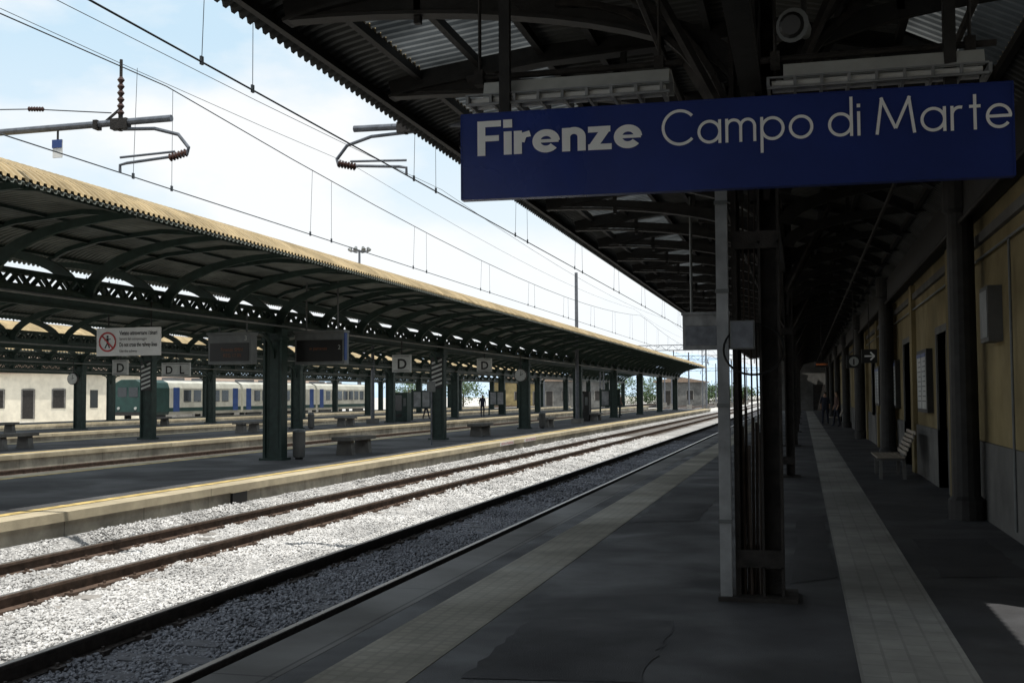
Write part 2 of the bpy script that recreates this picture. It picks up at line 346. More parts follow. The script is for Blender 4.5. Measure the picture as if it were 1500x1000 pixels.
def canopy2(cx,colys,y0,y1,pitch,label):
    t=top('platform_canopy',(cx,y0,0),label,'platform canopy','station platform canopies')
    half=[(-3.0,4.55),(-2.86,4.67),(-2.7,4.77),(-2.3,4.95),(-1.5,5.13),(0,5.25)]
    prof=[(cx+x,z) for x,z in half]+[(cx-x,z) for x,z in half[-2::-1]]
    sheet(prof,y0,y1,pitch,.022,0).obj('roof','tan',t,recalc=False)
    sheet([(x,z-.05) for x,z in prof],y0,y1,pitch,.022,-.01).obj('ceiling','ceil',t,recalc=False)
    mb=MB(); yy=colys[0]
    for s in(-1,1):
        pts=[(cx+s*x,z-.13) for x,z in half[1:]]
        mb.ribbon(pts,.10,.10,yy-.04,yy+.04)
        arc=[(cx+s*(.12+2.72*(1-math.cos(a))),3.50+1.01*math.sin(a)) for a in[math.pi/2*i/12 for i in range(13)]]
        mb.ribbon(arc,.26,.09,yy-.035,yy+.035)
    rib=mb.obj('rib','greenrib',t,loc=(cx,yy,4))
    sp=13.4/5
    lo=int((y0+.2-yy)/sp)-1
    for k in range(lo,80):
        if k==0: continue
        y=yy+k*sp
        if y<y0+.1 or y>y1-.1: continue
        dupchild(rib,t,(0,k*sp,0))
    mb=MB(); truss(mb,cx,y0+.2,y1-.2,3.54,3.80,.30); mb.obj('truss','green',t)
    mb=MB()
    for x in(-2.62,-1.75,.8,-.8,1.75,2.62):
        z=profile_z(prof,cx+x)-.11; mb.box(cx+x-.025,cx+x+.025,y0,y1,z-.03,z+.03)
    mb.obj('purlins','green',t)
    mb=MB(); mb.tube([(cx+.35,y0,3.4),(cx+.35,y1,3.4)],.03,6); mb.obj('conduit','mgrey',t)
    mb=MB(); mb.box(cx-.03,cx+.03,y0,y1,3.24,3.49); mb.obj('valance','green',t)
    first=None
    for y in colys:
        if first is None:
            mb=MB(); mb.box(cx-.2,cx+.2,y-.11,y+.11,.06,3.49); 
            for s in(-1,1):
                mb.box(cx+s*.23-.03,cx+s*.23+.03,y-.17,y+.17,.06,3.49)
                arc=[(y+s*(.12+.9*(1-math.cos(a))),2.6+.62*math.sin(a)) for a in[math.pi/2*i/8 for i in range(9)]]
                for (a0,b0),(a1,b1) in zip(arc,arc[1:]): mb.beam((cx,a0,b0),(cx,a1,b1),.08,.06)
                mb.box(cx-.16,cx-.12,y+s*.112-.012,y+s*.112+.012,.3,3.2); mb.box(cx+.12,cx+.16,y+s*.112-.012,y+s*.112+.012,.3,3.2)
            mb.box(cx-.32,cx+.32,y-.26,y+.26,0.001,.06); mb.box(cx-.3,cx+.3,y-.2,y+.2,3.05,3.12)
            first=mb.obj('column','green',t,loc=(cx,y,0)); f0=y
        else: dupchild(first,t,(0,y-f0,0))
    return t
cy2=[26.5+13.4*k for k in range(-2,8)]
canopy2(C2,cy2,-24,124,.15,'long green steel canopy with tan corrugated roof on island platform')
canopy2(C3,[39.2+13.4*k for k in range(-2,10)],5,160,.2,'second green steel canopy with tan corrugated roof')
canopy2(C4,[51.2+13.4*k for k in range(-2,9)],15,160,.25,'green steel canopy over the third island platform')
canopy2(C5,[58+13.4*k for k in range(-1,8)],38,158,.3,'green steel canopy over the fourth island platform')
# ---- canopy over near platform
t=top('platform_canopy',(-.35,0,0),'dark steel canopy with translucent roof strips attached to station building','platform canopy','station platform canopies')
prof=[(-4.8,5.06),(-4.68,5.14),(-4.45,5.24),(-4.1,5.32),(-2.7,5.5),(-.35,5.62),(1.0,5.3),(1.9,4.85),(2.4,4.5)]
y0,y1=-25,YE  # canopy carried on out of view behind the camera to cut light
for a,b,ya in((-4.8,-4.1,y0),(-2.7,1.0,y0),(1.9,2.4,y0),(1.0,1.9,11.8)):
    sheet(clip(prof,a,b),ya,y1,.15,.022,0).obj('roof','tan',t,recalc=False)
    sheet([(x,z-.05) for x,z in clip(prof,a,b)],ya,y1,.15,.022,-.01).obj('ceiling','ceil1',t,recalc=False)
R1=2.68
ribys=[9.2+R1*k for k in range(-12,38) if y0<9.2+R1*k<y1]
for a,b,ym in((-4.1,-2.7,200),(1.0,1.9,11)):
    m=sheet(clip(prof,a,b),0,R1-.06,.15,.022,-.02); ob=m.obj('skylight','sky',t,loc=(0,0,0),recalc=False); base=ob.location.copy()
    ob.location=base+Vector((0,ribys[0]+.03,0))
    for yy in ribys[1:]:
        if yy>ym: break
        q=ob.copy(); COL.objects.link(q); q.location=base+Vector((0,yy+.03,0))
mb=MB(); yy=9.2
pp=[(x,z-.17) for x,z in prof[2:-1]]; mb.ribbon(pp,.2,.2,yy-.05,yy+.05); mb.ribbon([(x,z-.1) for x,z in pp],.03,.03,yy-.1,yy+.1)
arc=[(-.5-3.95*(1-math.cos(a)),4.15+.93*math.sin(a)) for a in[math.pi/2*i/14 for i in range(15)]]
mb.ribbon(arc,.24,.1,yy-.03,yy+.03); mb.ribbon([(x,z-.1) for x,z in arc],.03,.03,yy-.08,yy+.08)
arc=[(-.2+2.3*(1-math.cos(a)),4.15+.55*math.sin(a)) for a in[math.pi/2*i/14 for i in range(15)]]
mb.ribbon(arc,.22,.1,yy-.03,yy+.03)
for x in(-3.2,-1.8,.8): mb.beam((x,yy,4.6 if x>-1 else 4.85),(x,yy,profile_z(prof,x)-.2),.06,.06)
rib=mb.obj('rib','dark',t,loc=(0,9.2,4.5))
for yy in ribys:
    if abs(yy-9.2)>.1: dupchild(rib,t,(0,yy-9.2,0))
mb=MB(); truss(mb,-.35,y0+.2,y1-.2,4.0,4.6,.6,.08)
mb.obj('truss','dark',t)
mb=MB()
for x in(-4.62,-4.1,-3.4,-2.7,-2.1,-1.5,-.9,.4,1.0,1.9,2.3):
    z=profile_z(prof,x)-.12; mb.box(x-.035,x+.035,y0,y1,z-.06,z+.03)
mb.obj('purlins','dark',t)
mb=MB(); mb.box(2.02,2.24,8.7,y1,3.84,4.34); mb.obj('wall_beam','dark',t)
for p in(((1.98,8.9,3.78),(1.98,y1,3.78),.03),((1.2,y0,4.3),(1.2,y1,4.3),.03),((-1.1,y0,4.5),(-1.1,y1,4.5),.035)):
    mb=MB(); mb.tube([p[0],p[1]],p[2],6); mb.obj('conduit','rustdark',t)
def col1(y):
    mb=MB()
    mb.box(-.53,-.49,y-.14,y+.14,.001,5.3); mb.box(-.49,-.47,y-.06,y+.06,.001,5.3)
    xa,xb=-.325,-.16
    mb.box(xa,xb,y-.03,y+.0,.001,5.3); mb.box(xa,xa+.02,y-.14,y+.14,.001,5.3); mb.box(xb-.02,xb,y-.14,y+.14,.001,5.3)
    for z in(.25,2.75,3.6): mb.box(-.53,-.16,y-.15,y-.142,z,z+.14); mb.box(-.53,-.16,y+.142,y+.15,z,z+.14)
    z=.1
    while z<5:
        for xx in(-.315,-.17): mb.tube([(xx,y-.15,z),(xx,y-.14,z)],.012,6)
        z+=.15
    mb.box(-.66,-.06,y-.26,y+.24,.0,.035)
    for s in(-1,1):
        for w,off in((.09,0),(.05,.16)):
            arc=[(-.35+s*(.1+1.5*(1-math.cos(a))),3.3-off+1.75*math.sin(a)) for a in[math.pi/2*i/12 for i in range(13)]]
            for (a0,b0),(a1,b1) in zip(arc,arc[1:]):
                mb.beam((a0,y-.08,b0),(a1,y-.08,b1),.05,w,0,(0,1,0)); 
                mb.beam((-.35,y+(a0+.35),b0),(-.35,y+(a1+.35),b1),.06,w)
        mb.beam((-.35,y,3.4),(-.35+s*.9,y-.9,5.1),.06,.06); mb.beam((-.35,y,3.4),(-.35+s*.9,y+.9,5.1),.06,.06)
    return mb
c=col1(9.2).obj('column','rustdark',t,loc=(-.35,9.2,0))
for k in range(-2,8):
    if k: dupchild(c,t,(0,13.4*k,0))
mb=MB(); mb.tube([(2.0,15.4,0.002),(2.0,15.4,.25),(2.0,15.4,.3),(2.0,15.4,3.9),(2.0,15.4,3.95),(2.0,15.4,4.4)],[.22,.22,.175,.165,.22,.22],16)
c=mb.obj('wall_column','dark',t,loc=(2,15.4,0),smooth=False)
for k in range(1,7): dupchild(c,t,(0,13.4*k,0))
t=top('service_pipe',(-.6,9.04,0),'pale grey cable duct standing against steel column','pipe')
mb=MB(); mb.box(-.645,-.555,8.98,9.08,.03,3.35); mb.box(-.66,-.54,8.97,9.09,.0,.03)
mb.obj('duct','lgrey',t)
for z in(.6,1.5,2.4,3.1):
    mb=MB(); mb.box(-.652,-.548,8.966,8.978,z,z+.03); mb.obj('bracket','mgrey',t)
t=top('cable_bundle',(-.42,9.2,0),'brown cables rising inside the steel column','cables')
for i in range(6):
    x=-.46+i*.025; mb=MB(); h=[1.35,1.5,1.2,1.42,1.38,1.3][i]
    mb.tube([(x+.004*math.sin(z*3+i),9.12+.03*math.sin(i*2.1),z) for z in [0.036,.3,.6,.9,1.1,h]],.013,6); mb.obj('cable','cable',t)
for i in range(3):
    x=-.44+i*.05; mb=MB(); mb.tube([(x,9.12,1.2),(x+.02*math.sin(i*3),9.1,1.8),(x-.01*i,9.12,2.4),(x,9.12,3.3)],.008,6); mb.obj('cable','cable',t)
t=top('junction_box',(-.44,8.95,1.94),'grey junction box fixed on the steel column','box')
mb=MB(); mb.box(-.535,-.35,8.84,8.96,1.95,2.17); mb.obj('housing','mgrey',t)
mb=MB(); mb.box(-.525,-.36,8.832,8.838,1.96,2.16); mb.obj('cover','galv',t)
mb=MB(); pts=[(-.36+.23*math.cos(a),8.9+.1*math.sin(a),1.95+.2*math.sin(a)) for a in[2*math.pi*i/30 for i in range(31)]]
mb.tube(pts,.009,6)
o=mb.obj('cable_coil','black'); tag(o,'loop of black cable coiled around the steel column','cable')
# ================================================================= STATION SIGN
SY=7.0
t=top('station_name_sign',(-.45,SY,2.855),'long navy blue station name sign with white lettering hanging under canopy','sign')
mb=MB(); mb.box(-2.115,1.225,SY,SY+.07,2.875,3.420); mb.obj('panel','blue',t)
mb=MB()
mb.box(-2.122,1.232,SY-.004,SY+.075,3.420,3.428); mb.box(-2.122,1.232,SY-.004,SY+.075,2.867,2.875); mb.box(-2.123,-2.115,SY-.004,SY+.075,2.875,3.420); mb.box(1.225,1.233,SY-.004,SY+.075,2.875,3.420)
mb.obj('frame','blue',t)
strk=[0]
def stroke(mb,pts,w,y,X,Z,s,sx):
    strk[0]+=1; yy=y-.0004*(strk[0]%12)
    n=len(pts); L=[]
    for i in range(n):
        a=pts[max(i-1,0)];b=pts[min(i+1,n-1)]
        if n>6 and abs(pts[0][0]-pts[-1][0])<1e-4 and abs(pts[0][1]-pts[-1][1])<1e-4 and i in(0,n-1): a=pts[-2];b=pts[1]
        t_=Vector((b[0]-a[0],b[1]-a[1])).normalized(); nx,ny=-t_.y*w/2,t_.x*w/2
        p=pts[i]; L.append((p[0]+nx,p[1]+ny)); L.append((p[0]-nx,p[1]-ny))
    mb.add([(X+a*sx,yy,Z+b*s) for a,b in L],[(2*i,2*i+1,2*i+3,2*i+2) for i in range(n-1)])
def arcp(cx,cy,r,a0,a1,n=32): return [(cx+r*math.cos(math.radians(a0+(a1-a0)*i/n)),cy+r*math.sin(math.radians(a0+(a1-a0)*i/n))) for i in range(n+1)]
def glyphs(txt,w,bold):
    h=w/2; out=[]; x=0
    cap=1.5; asc=1.62; R=.5-h; gap=.17 if not bold else .08
    for ch in txt:
        g=[];adv=0
        if ch==' ': x+=.42; continue
        if ch=='C': g=[(arcp(.75,.75,.75-h+.02,42,318,40),w)];adv=1.33
        if ch=='a': g=[(arcp(.5,.5,R,0,360),w),([(1-h,0),(1-h,1)],w)];adv=1
        if ch=='o': g=[(arcp(.5,.5,R,0,360),w)];adv=1
        if ch=='p': g=[(arcp(.5,.5,R,0,360),w),([(h,-.5),(h,1)],w)];adv=1
        if ch=='d': g=[(arcp(.5,.5,R,0,360),w),([(1-h,0),(1-h,asc)],w)];adv=1
        if ch=='m':
            r=.29; g=[([(h,0),(h,1)],w)]
            for q in(0,1): cx=h+r+2*r*q; g.append(([(cx-r,1-h-r-.05)]+arcp(cx,1-h-r,r,180,0,16)+[(cx+r,0)],w))
            adv=4*r+w
        if ch=='n':
            r=.28; cx=h+r; g=[([(h,0),(h,1)],w),(arcp(cx,1.02-h-r,r,160,0,16)+[(cx+r,0)],w)];adv=2*r+w
        if ch=='i': g=[([(h,0),(h,1)],w),([(h,1.16),(h,1.16+w*1.2)],w*1.12)];adv=w
        if ch=='M': g=[([(h,0),(.27,cap)],w),([(.27-h*.6,cap),(.80,.22)],w),([(.80,.22),(1.33+h*.6,cap)],w),([(1.33,cap),(1.6-h,0)],w)];adv=1.6
        if ch=='r':
            if bold: g=[([(h,0),(h,1)],w),([(w*.9,.52),(.36,.80),(.60,.86)],w*.9)];adv=.60
            else: r=.3; g=[([(h,0),(h,1)],w),(arcp(h+r,1-h-r,r,180,72,12),w)];adv=.55
        if ch=='t': g=[([(.22,0),(.22,1.42)],w),([(0,1-h),(.44,1-h)],w)];adv=.46
        if ch=='e':
            wb=w if not bold else .14
            g=[(arcp(.5,.5,R,0,322),w),([(h*.6,.5-.0),(1-h*.3,.5)],wb)];adv=1
        if ch=='F': g=[([(h,0),(h,cap)],w),([(0,cap-h*.9),(.88,cap-h*.9)],w*.9),([(0,.74),(.80,.74)],w*.85)];adv=.9
        if ch=='z': g=[([(0,1-h*.85),(.80,1-h*.85)],w*.85),([(.62,1-w*.5),(.18,w*.5)],w*1.1),([(0,h*.85),(.84,h*.85)],w*.85)];adv=.84
        for p,ww in g: out.append(([(a+x,b) for a,b in p],ww))
        x+=adv+gap
    return out,x-gap
def putword(txt,w,bold,X0,X1,Z,cap,name):
    out,L=glyphs(txt,w,bold); mb=MB()
    for p,ww in out: stroke(mb,p,ww,SY-.004,X0,Z,cap/1.5,(X1-X0)/L)
    mb.obj(name,'letter',t,recalc=False)
putword('Firenze',.295,True,-2.01,-.945,3.148,.226,'lettering')
putword('Campo di Marte',.125,False,-.82,1.220,3.150,.222,'lettering')
for x in(-1.85,.90):
    mb=MB(); mb.box(x-.035,x+.035,SY+.08,SY+.14,3.0,5.35); mb.obj('hanger','dark',t)
mb=MB(); mb.box(-2.1,1.18,SY+.075,SY+.12,3.2,3.25); mb.obj('back_rail','dark',t)
t.rotation_euler=(0,0,math.radians(2.0))
for x0,x1,z in((-2.12,-.76,3.585),(-.18,1.12,3.555)):
    t=top('fluorescent_lamp',((x0+x1)/2,SY+.2,z),'old twin tube fluorescent lamp fitting hung above the name sign','lamp','lamp fittings above the sign')
    ya=SY+.12
    mb=MB(); mb.prism([(ya,z+.0),(ya+.03,z+.10),(ya+.16,z+.13),(ya+.3,z+.10),(ya+.33,z),(ya+.31,z),(ya+.27,z+.08),(ya+.16,z+.105),(ya+.06,z+.08),(ya+.02,z)],x0+.1,x1-.03,'x'); mb.obj('reflector','white2',t)
    mb=MB(); mb.box(x0,x1-.02,ya-.07,ya-.05,z-.075,z-.06);mb.box(x0,x1-.02,ya-.07,ya-.05,z-.01,z+.0)
    x=x0
    while x<x1: mb.box(x,x+.018,ya-.07,ya+.3,z-.065,z-.008); x+=.16
    mb.obj('louvre','lgrey',t)
    for q in(0,.14):
        mb=MB(); mb.tube([(x0+.03,ya-.02+q,z-.035),(x1-.05,ya-.02+q,z-.035)],.02,10); mb.obj('tube','white',t)
    mb=MB(); mb.tube([(x0-.04,ya+.1,z+.155),(x1+.05,ya+.1,z+.155)],.022,8)
    for x in(x0+.05,x1-.1): mb.box(x-.03,x+.03,ya+.06,ya+.14,z+.1,z+.2); mb.tube([(x,ya+.1,z+.15),(x,ya+.1,5.3)],.012,6)
    mb.obj('support','rustdark',t)
t=top('loudspeaker',(.02,7.3,3.9),'small grey horn loudspeaker hanging from the canopy steelwork','loudspeaker')
mb=MB(); mb.tube([(.06,7.3,3.88),(.05,7.14,3.86),(0,7.0,3.84),(-.02,6.95,3.835)],[.03,.045,.085,.105],18); mb.obj('horn','mgrey',t)
mb=MB(); mb.tube([(-.025,6.945,3.834),(-.028,6.935,3.833)],[.08,.06],14); mb.obj('driver','black',t)
mb=MB(); mb.tube([(.05,7.2,3.89),(.05,7.2,5.3)],.02,8); mb.obj('bracket','dark',t)
# ================================================================= displays / hanging signs
def display(x,y,w,h,zc,lines,label,num=None,ztop=3.5,hm='mgrey'):
    t=top('departure_display',(x,y,zc),label,'display','hanging departure displays')
    mb=MB(); mb.box(x-w/2,x+w/2,y,y+.3,zc-h/2,zc+h/2); mb.box(x-w/2-.02,x+w/2+.02,y-.06,y+.32,zc+h/2,zc+h/2+.05); mb.obj('housing',hm,t)
    mb=MB(); mb.box(x-w/2+.05,x+w/2-.05,y-.012,y-.004,zc-h/2+.07,zc+h/2-.2); mb.obj('screen','black' if lines else 'galv',t)
    mb=MB(); mb.box(x-w/2,x+w/2,y-.016,y-.004,zc+h/2-.19,zc+h/2-.0); mb.obj('header','mgrey' if lines else 'lgrey',t)
    if lines:
        for i,s in enumerate(lines):
            mb=MB(); addtext(mb,s,x-w*.2,y-.018,zc-.04-i*.14,.11); mb.obj('lettering','amber',t,recalc=False)
    if num:
        mb=MB(); addtext(mb,num,x+w/2-.17,y-.022,zc-.03 if num=='2' else zc+h/2-.14,.16); mb.obj('number','white2',t,recalc=False)
        if num=='2':
            mb=MB(); mb.box(x+w/2+.004,x+w/2+.03,y-.02,y+.12,zc-h/2+.1,zc+h/2-.02); mb.obj('number_panel','tblue',t)
    for s in(-1,1):
        mb=MB(); mb.tube([(x+s*w*.32,y+.17,zc+h/2+.04),(x+s*w*.32,y+.17,ztop)],.025,8); mb.obj('hanger','mgrey',t)
display(-13.15,24.2,1.12,.70,2.74,['Firenze SMN','  REG 17.05'],'hanging grey departure display with dim amber text under canopy','3',3.6)
display(-12.1,27.0,1.38,.82,2.86,['in partenza'],'large grey hanging display with platform number two','2',4.6)
display(-1.66,20.4,.82,.62,2.72,None,'grey hanging display box under the near canopy',None,5.2,'lgrey')
x,y,zc=-13.50,20.6,2.77
t=top('prohibition_sign',(x,y,zc),'white hanging sign forbidding people to cross the tracks','sign')
mb=MB(); mb.box(x-.76,x+.72,y,y+.06,zc-.29,zc+.29); mb.obj('panel','white',t)
x0=x-.08
mb=MB(); P=arcp(x0-.42,zc,.19,0,360,30)
for (a0,b0),(a1,b1) in zip(P,P[1:]): mb.beam((a0,y-.006,b0),(a1,y-.006,b1),.006,.035,0)
mb.beam((x0-.55,y-.012,zc+.13),(x0-.29,y-.012,zc-.13),.006,.03); mb.obj('red_ring','red',t)
mb=MB(); mb.tube([(x0-.42,y-.006,zc+.11),(x0-.42,y-.002,zc+.11)],.025,12); mb.beam((x0-.42,y-.003,zc+.08),(x0-.42,y-.003,zc-.02),.004,.05,0,(1,0,0)); mb.beam((x0-.42,y-.003,zc-.02),(x0-.48,y-.003,zc-.13),.004,.025); mb.beam((x0-.42,y-.003,zc-.02),(x0-.37,y-.003,zc-.13),.004,.025); mb.beam((x0-.49,y-.003,zc+.03),(x0-.35,y-.003,zc+.06),.004,.02); mb.obj('pictogram','black',t)
for s,dz,sz,w in(('Vietato attraversare i binari',.14,.12,.88),('Servirsi del sottopassaggio',.03,.085,.64),('Do not cross the railway lines',-.10,.12,.88),('Use the subway',-.22,.085,.42)):
    mb=MB(); addtext(mb,s,x-.22,y-.004,zc+dz,sz,0,.003 if sz>.09 else 0,w); mb.obj('lettering','black',t,recalc=False)
for s in(-1,1):
    mb=MB(); mb.tube([(x+s*.5,y+.03,zc+.29),(x+s*.5,y+.03,3.6)],.015,6); mb.obj('hanger','dark',t)
mb=MB(); mb.beam((x-.6,y+.03,3.6),(C2,y+.03,3.62),.06,.06); mb.obj('bracket','dark',t)
def dsign(x,y,zc,txt='D'):
    t=top('sector_sign',(x,y,zc),'small white platform sector sign with letter D','sign','platform sector signs')
    n=len(txt.split())
    mb=MB(); mb.box(x-.32*n,x+.32*n,y,y+.1,zc-.28,zc+.28); mb.obj('panel','white2',t)
    for i,s in enumerate(txt.split()):
        xx=x-.32*n+.64*i
        mb=MB(); addtext(mb,s,xx+.17,y-.004,zc-.17,.46,0,.012); mb.obj('lettering','dark',t,recalc=False)
    mb=MB()
    mb.box(x-.32*n+.05,x+.32*n-.05,y-.006,y-.003,zc+.22,zc+.24); mb.box(x-.32*n+.05,x+.32*n-.05,y-.006,y-.003,zc-.24,zc-.22); mb.obj('border','dark',t)
    mb=MB(); mb.tube([(x,y+.05,zc+.28),(x,y+.05,3.4)],.02,6); mb.obj('hanger','dark',t)
dsign(-12.7,34.8,2.68); dsign(-12.95,45.6,2.9); dsign(-24.7,41,2.75,'D L'); dsign(-24.75,37.2,2.75)
def clock(x,y,z):
    t=top('station_clock',(x,y,z),'round white faced station clock hanging under canopy','clock','station clocks')
    mb=MB(); mb.tube([(x,y,z),(x,y+.14,z)],.3,28); mb.obj('case','dark',t)
    mb=MB(); mb.tube([(x,y-.008,z),(x,y-.002,z)],.27,28); mb.obj('face','white2',t)
    mb=MB(); mb.beam((x,y-.015,z-.03),(x+.02,y-.015,z+.2),.006,.02,0,(1,0,0)); mb.beam((x-.02,y-.02,z),(x+.12,y-.02,z+.05),.006,.025)
    for k in range(12):
        a=k*math.pi/6; mb.beam((x+.21*math.cos(a),y-.012,z+.21*math.sin(a)),(x+.25*math.cos(a),y-.012,z+.25*math.sin(a)),.004,.015)
    mb.obj('hands','black',t)
    mb=MB(); mb.tube([(x,y+.07,z+.28),(x,y+.07,3.5)],.02,6); mb.obj('hanger','dark',t)
clock(-12.6,50.5,2.55); clock(-36,50,2.6)
for cx,y in((C2,cy2[3]),(C3,39.2)):
    t=top('hazard_board',(cx,y-.2,1.9),'black and white diagonal striped board fixed on canopy column','sign','striped column boards')
    mb=MB(); mb.box(cx-.22,cx+.22,y-.19,y-.175,1.9,3.05); mb.obj('board','black',t)
    mb=MB(); z=1.92
    while z<2.9:
        mb.add([(cx-.2,y-.194,z),(cx+.2,y-.194,z+.14),(cx+.2,y-.194,z+.22),(cx-.2,y-.194,z+.08)],[(0,1,2,3)]); z+=.17
    mb.obj('stripes','white2',t)
def cbench(x,y,lab='long grey concrete bench standing on the island platform'):
    t=top('concrete_bench',(x,y,0),lab,'bench','concrete platform benches')
    mb=MB(); mb.box(x-.28,x+.28,y-.95,y+.95,.40,.50); mb.obj('seat','concrete',t)
    for s in(-1,1):
        mb=MB(); mb.prism([(x-.24,0),(x+.24,0),(x+.19,.4),(x-.19,.4)],y+s*.62-.12,y+s*.62+.12,'y'); mb.obj('leg','concrete',t)
    return t
b=cbench(-12.2,29.6)
for p in((-24.5,31),(-12.6,56),(-12.6,43.8),(-24.4,58),(-24.6,47),(-36.2,45),(-36,58),(-12.6,70)): dup(b,(p[0],p[1],0))
def bin_(x,y):
    t=top('litter_bin',(x,y,0),'dark metal litter bin standing beside canopy column','litter bin','platform litter bins')
    mb=MB(); mb.tube([(x,y,.05),(x,y,.1),(x,y,.68),(x,y,.7)],[.15,.16,.17,.16],14); mb.obj('body','dado',t)
    mb=MB(); mb.tube([(x,y,.7),(x,y,.75),(x,y,.78)],[.18,.16,.09],14); mb.obj('lid','mgrey',t)
    mb=MB(); mb.tube([(x,y,0),(x,y,.06)],.1,10); mb.obj('foot','dark',t)
    return t
b=bin_(-12.62,26.9)
for p in((-12.5,54.5),(-24.2,53)): dup(b,(p[0],p[1],0))
def board(x,y,w=1.4):
    t=top('timetable_board',(x,y,0),'free standing timetable board with dull posters behind glass','notice board','timetable boards')
    for s in(-1,1):
        mb=MB(); mb.box(x+s*w/2-.05,x+s*w/2+.05,y-.05,y+.05,0,2.1); mb.obj('post','green',t)
    mb=MB(); mb.box(x-w/2+.05,x+w/2-.05,y-.04,y+.04,.8,2.0); mb.obj('panel','green',t)
    for i in range(2):
        mb=MB(); a=x-w/2+.12+i*(w-.15)/2; mb.box(a,a+w/2-.2,y-.05,y-.043,.9,1.9); mb.obj('poster','lgrey',t)
    return t
b=board(-13.4,80.2)
for p in((-25,92),(-24.8,72)): dup(b,(p[0],p[1],0))
def vend(x,y,m):
    t=top('vending_machine',(x,y,0),'dark upright vending machine standing on the island platform','vending machine','platform vending machines')
    mb=MB(); mb.box(x-.45,x+.45,y,y+.8,.08,1.85); mb.box(x-.4,x+.4,y+.05,y+.75,0,.08); mb.obj('cabinet',m,t)
    mb=MB(); mb.box(x-.38,x+.12,y-.012,y-.003,.7,1.7); mb.obj('window','glass',t)
    mb=MB(); mb.box(x+.2,x+.38,y-.015,y-.003,1.0,1.5); mb.obj('control_panel','mgrey',t)
    mb=MB(); mb.box(x-.3,x+.1,y-.015,y-.003,.3,.5); mb.obj('tray','black',t)
vend(-13.3,69,'dark'); vend(-24.7,67.5,'green')
t=top('post_sign',(-11.9,35.5,0),'thin post carrying a small grey notice on the platform','sign')
mb=MB(); mb.tube([(-11.9,35.5,0),(-11.9,35.5,2.1)],.03,8); mb.obj('post','galv',t); mb=MB(); mb.box(-12.05,-11.75,35.45,35.47,1.75,2.1); mb.obj('plate','mgrey',t)
# ================================================================= STATION BUILDING
BY=8.6
t=top('station_building',(2.26,BY,0),'ochre plastered station building wall with grey base and dark doors','building')
ops=[(19.1,20.5,0,2.6),(24.9,27.0,0,2.7),(31.5,33.3,0,2.7),(37.5,39.2,.9,2.7),(43.5,45.3,0,2.7),(50,52,0,2.7),(57,58.8,.9,2.7),(64,66,0,2.7),(72,74,0,2.7),(80,82,0,2.7)]
wx0,wx1=2.26,2.62
mb=MB(); y=BY
for a,b,z0,z1 in ops+[(110,110,0,0)]:
    mb.box(wx0,wx1,y,a,.98,7.5,0)
    mb.box(wx0-.035,wx1,y,a,0,.98,1)
    if b>a:
        mb.box(wx0,wx1,a,b,z1,7.5,0)
        if z0>0: mb.box(wx0-.035,wx1,a,b,0,z0,1)
    y=b
mb.box(wx1,9,BY,BY+.3,0,7.5,0); mb.box(wx1,9,109.7,110,0,7.5,0)
mb.obj('wall',['ochre','dado'],t)
mb=MB(); mb.prism([(2.2,7.5),(9.3,7.5),(9.3,7.7),(5.6,9.3),(2.2,7.7)],BY,110.3,'y'); mb.obj('roof','terracotta',t)
for a,b,z0,z1 in ops:
    mb=MB(); mb.box(wx0+.18,wx0+.24,a,b,z0,z1); d=mb.obj('door' if z0==0 else 'window','rustdark',t)
    mb=MB(); mb.box(wx0-.03,wx0+.12,a-.12,a,0.0 if z0==0 else z0,z1+.12);mb.box(wx0-.03,wx0+.12,b,b+.12,0.0 if z0==0 else z0,z1+.12);mb.box(wx0-.03,wx0+.12,a,b,z1,z1+.12); mb.obj('frame','dado',d)
    for p,q in((a+.15,(a+b)/2-.06),((a+b)/2+.06,b-.15)):
        mb=MB(); mb.box(wx0+.165,wx0+.175,p,q,max(z0+.1,1.0),z1-.15); mb.obj('pane','glass',d)
for yy in(10.5,18.0,24.2,29,35.5,41.5,48):
    mb=MB(); mb.box(wx0-.09,wx0-.002,yy,yy+.5,.0,3.8); mb.obj('pilaster','ochre',t)
mb=MB(); mb.box(wx0-.06,wx0-.003,BY,110,3.5,3.62); mb.obj('cornice','dado',t)
for p in([(wx0-.05,BY+.2,3.3),(wx0-.05,109,3.3)],[(wx0-.05,13.2,0.1),(wx0-.05,13.2,3.3)]):
    mb=MB(); mb.tube(p,.016,6); mb.obj('conduit','mgrey',t)
t=top('light_blocking_wing',(2.3,-26,0),'unseen ochre wing added beside and behind the camera to block light','building')  # out of view, put in to keep light off the platform
mb=MB(); mb.box(2.3,9,-26,4.2,.0,7.5); mb.obj('wall','ochre',t)
mb=MB(); mb.prism([(2.2,7.502),(9.3,7.502),(9.3,7.7),(5.6,9.3),(2.2,7.7)],-26.3,4.3,'y'); mb.obj('roof','terracotta',t)
for yy in(-18,-11,-4):
    mb=MB(); mb.box(2.26,2.298,yy,yy+1.6,.02,2.6); mb.obj('door','rustdark',t)
t=top('added_end_block',(3,112,0),'dark grey block added to shut out the bright end of the covered platform','building')  # made-up building that keeps the far end under the canopy dark
mb=MB(); mb.box(-2.0,9.5,112,120,.0,5.6); mb.obj('wall','dado',t)
mb=MB(); mb.box(-2.3,9.8,111.6,120.4,5.602,5.8); mb.obj('roof','terracotta',t)
for xx in(-1.5,1,3.2):
    mb=MB(); mb.box(xx,xx+1.2,111.95,111.995,.05,2.5); mb.obj('door','rustdark',t)
t=top('wall_cabinet',(2.15,13.9,2.2),'grey service cabinet mounted on the ochre wall','cabinet')
mb=MB(); mb.box(2.10,2.258,14.0,14.6,2.2,2.85); mb.obj('housing','dado',t)
